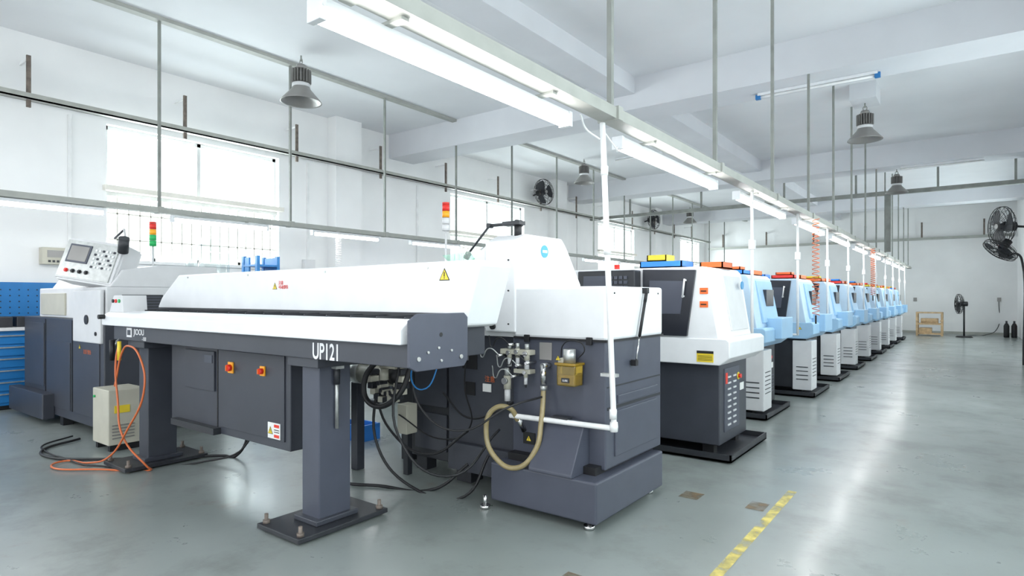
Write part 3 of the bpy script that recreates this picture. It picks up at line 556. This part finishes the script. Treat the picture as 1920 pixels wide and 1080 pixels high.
A=Asm('wall_conduit',(XL,9,2)); A.boxes('verticals',[(XL,XL+.04,y,y+.04,.3,4.12) for y in (3.2,7.2,10.2,17.6)],'pvc'); A.boxes('switch_boxes',[(XL,XL+.1,y-.1,y+.14,1.9,2.2) for y in (7.2,10.2)],'white2',.005)

# ------------------------------------------------------------ fans
def fan(name,loc,rz,R,tilt=0):
    A=Asm(name,loc,rotz=rz,local=True)   # faces local -Y
    T=Matrix.Rotation(tilt,4,'X')
    def tp(p): return tuple(T@Vector(p))
    for j,(r,y) in enumerate(((R,0),(R*.99,-.05),(R*.75,-.09),(R*.5,-.105),(R*.25,-.115),(R*.8,.08),(R*.45,.10))):
        A.tube('guard_ring_%d'%j,[tp((r*math.cos(a),y,r*math.sin(a))) for a in [i*math.pi/16 for i in range(32)]],.008 if j<2 else .004,'black',smooth=False,cyc=True,res=1)
    for i in range(20):
        a=i*math.pi/10; ca,sa=math.cos(a),math.sin(a)
        A.tube('guard_wire_%d'%i,[tp((R*.1*ca,-.115,R*.1*sa)),tp((R*.6*ca,-.10,R*.6*sa)),tp((R*ca,-.03,R*sa)),tp((R*ca,.02,R*sa)),tp((R*.6*ca,.09,R*.6*sa)),tp((R*.2*ca,.11,R*.2*sa))],.004,'black',smooth=False,res=1)
    A.cyl('hub',tp((0,-.07,0)),tp((0,.03,0)),R*.16,'dark'); A.cyl('motor',tp((0,.03,0)),tp((0,.24,0)),R*.24,'black'); A.cyl('badge',tp((0,-.125,0)),tp((0,-.115,0)),R*.13,'grey')
    for i in range(3):
        bm=bmesh.new(); a0=i*2*math.pi/3; vs=[]
        for s_ in range(6):
            t=s_/5; r=R*(.14+.76*t); w=.55+.35*math.sin(t*math.pi*.8)
            row=[]
            for q in range(4):
                aa=a0+w*(q/3-.5)*1.6+t*.25; row.append(bm.verts.new(tp((r*math.cos(aa),-.02+.05*(q/3-.5)*(1.4-t*.6),r*math.sin(aa)))))
            vs.append(row)
        for u_ in range(5):
            for q in range(3): bm.faces.new((vs[u_][q],vs[u_][q+1],vs[u_+1][q+1],vs[u_+1][q]))
        A.mesh('blade_%d'%i,bm,'dark',smooth=True)
    return A
for y in (15.0,22.9):
    A=fan('wall_fan',(XL+.42,y,4.58),math.radians(78),.38); A.cyl('wall_arm',(0,.2,0),(-.02,.42,-.05),.025,'black')
A=fan('wall_fan',(.60,17.0,3.0),math.radians(-62),.43); A.cyl('wall_arm',(0,.24,0),(.05,.42,-.02),.025,'black')
A.cyl('arm_b',(.05,.42,-.02),(.05,.42,.9),.014,'rail')
A=fan('wall_fan',(.56,16.7,2.48),math.radians(-62),.33,tilt=math.radians(50)); A.tube('wall_arm',[(0,.12,-.14),(-.05,.36,-.1),(-.1,.48,-.3),(-.1,.50,-2.48)],.022,'black')
A=fan('pedestal_fan',(-.25,27.6,1.22),math.radians(-75),.36); A.cyl('pole',(0,.14,-1.18),(0,.14,-.05),.028,'black'); A.cyl('base',(0,.14,-1.22),(0,.14,-1.17),.27,'black',r2=.22,seg=28)

A=Asm('wooden_crate_rack',(-1.15,28.1,0))
bx=[]
for z in (.05,.42,.85): bx.append((-1.6,-.75,27.9,28.5,z,z+.05))
for x in (-1.6,-.82):
    for y in (27.9,28.42): bx.append((x,x+.07,y,y+.08,0,.9))
for j in range(5): bx.append((-1.6+.19*j,-1.49+.19*j,27.88,27.9,.55,.6)); 
A.boxes('slats',bx,'wood',.004); A.boxes('load',[(-1.5,-1.1,27.98,28.4,.10,.3),(-1.45,-.9,28,28.35,.47,.66)],'wood',.01)
A=Asm('fire_extinguisher',(1.1,28.5,0))
for x in (1.12,1.34): A.rev('bottle',[(0,0),(.08,0),(.085,.03),(.085,.42),(.05,.5),(.03,.52),(0,.53)],(x,28.5,0),'black',16); A.boxes('valve',[(x-.03,x+.03,28.46,28.54,.52,.6)],'dark',.005)
A=Asm('wall_sign',(XR-.01,21.6,2.0)); A.boxes('plate',[(XR-.02,XR,20.9,21.6,1.65,2.1)],'yellow',.003)
A=Asm('blue_waste_bin',(1.15,18.4,0)); A.boxes('shell',[(1.12,1.42,18.2,18.22,0,.6),(1.12,1.42,18.58,18.6,0,.6),(1.12,1.14,18.2,18.6,0,.6),(1.40,1.42,18.2,18.6,0,.6),(1.12,1.42,18.2,18.6,0,.02)],'binblue')
A=Asm('wall_socket',(-.5,YF,1.5)); A.boxes('plates',[(x,x+.12,YF-.03,YF,1.3,1.45) for x in (-3,-1.8,.9)],'grey',.004)
A=Asm('fan_power_cord',(.2,29,0)); A.tube('cord',[(-.2,27.9,.02),(.1,28.6,.02),(.5,29.3,.02),(.92,29.95,.3),(.95,29.96,1.3)],.012,'black')

# ------------------------------------------------------------ light
w=bpy.data.worlds.new('World'); S.world=w; w.use_nodes=True
w.node_tree.nodes['Background'].inputs[0].default_value=(.92,.96,1,1); w.node_tree.nodes['Background'].inputs[1].default_value=2.3
def area(name,loc,rot,sx,sy,e,c=(1,1,1)):
    l=bpy.data.lights.new(name,'AREA'); l.shape='RECTANGLE'; l.size=sx; l.size_y=sy; l.energy=e; l.color=c
    o=bpy.data.objects.new(name,l); o.location=loc; o.rotation_euler=rot; COL.objects.link(o); return o
for i,(a,b_) in enumerate(wins): area('daylight_left_window',(XL-.35,(a+b_)/2,3.06),(0,math.radians(-90),0),2.0,b_-a,260,(.91,.96,1))
for i,(a,b_) in enumerate(rw): area('daylight_right_window',(XR+.35,(a+b_)/2,2.45),(0,math.radians(90),0),2.2,b_-a,170,(.91,.96,1))

cd=bpy.data.cameras.new('camera'); cd.sensor_width=36; cd.lens=1140/1920*36; cd.shift_y=18/1920; cd.clip_end=200
co=bpy.data.objects.new('camera',cd); co.location=(0,0,1.45); co.rotation_euler=(math.pi/2,0,math.atan2(.6,.8)); COL.objects.link(co); S.camera=co
S.view_settings.view_transform='Standard'; S.view_settings.look='None'; S.view_settings.exposure=.08
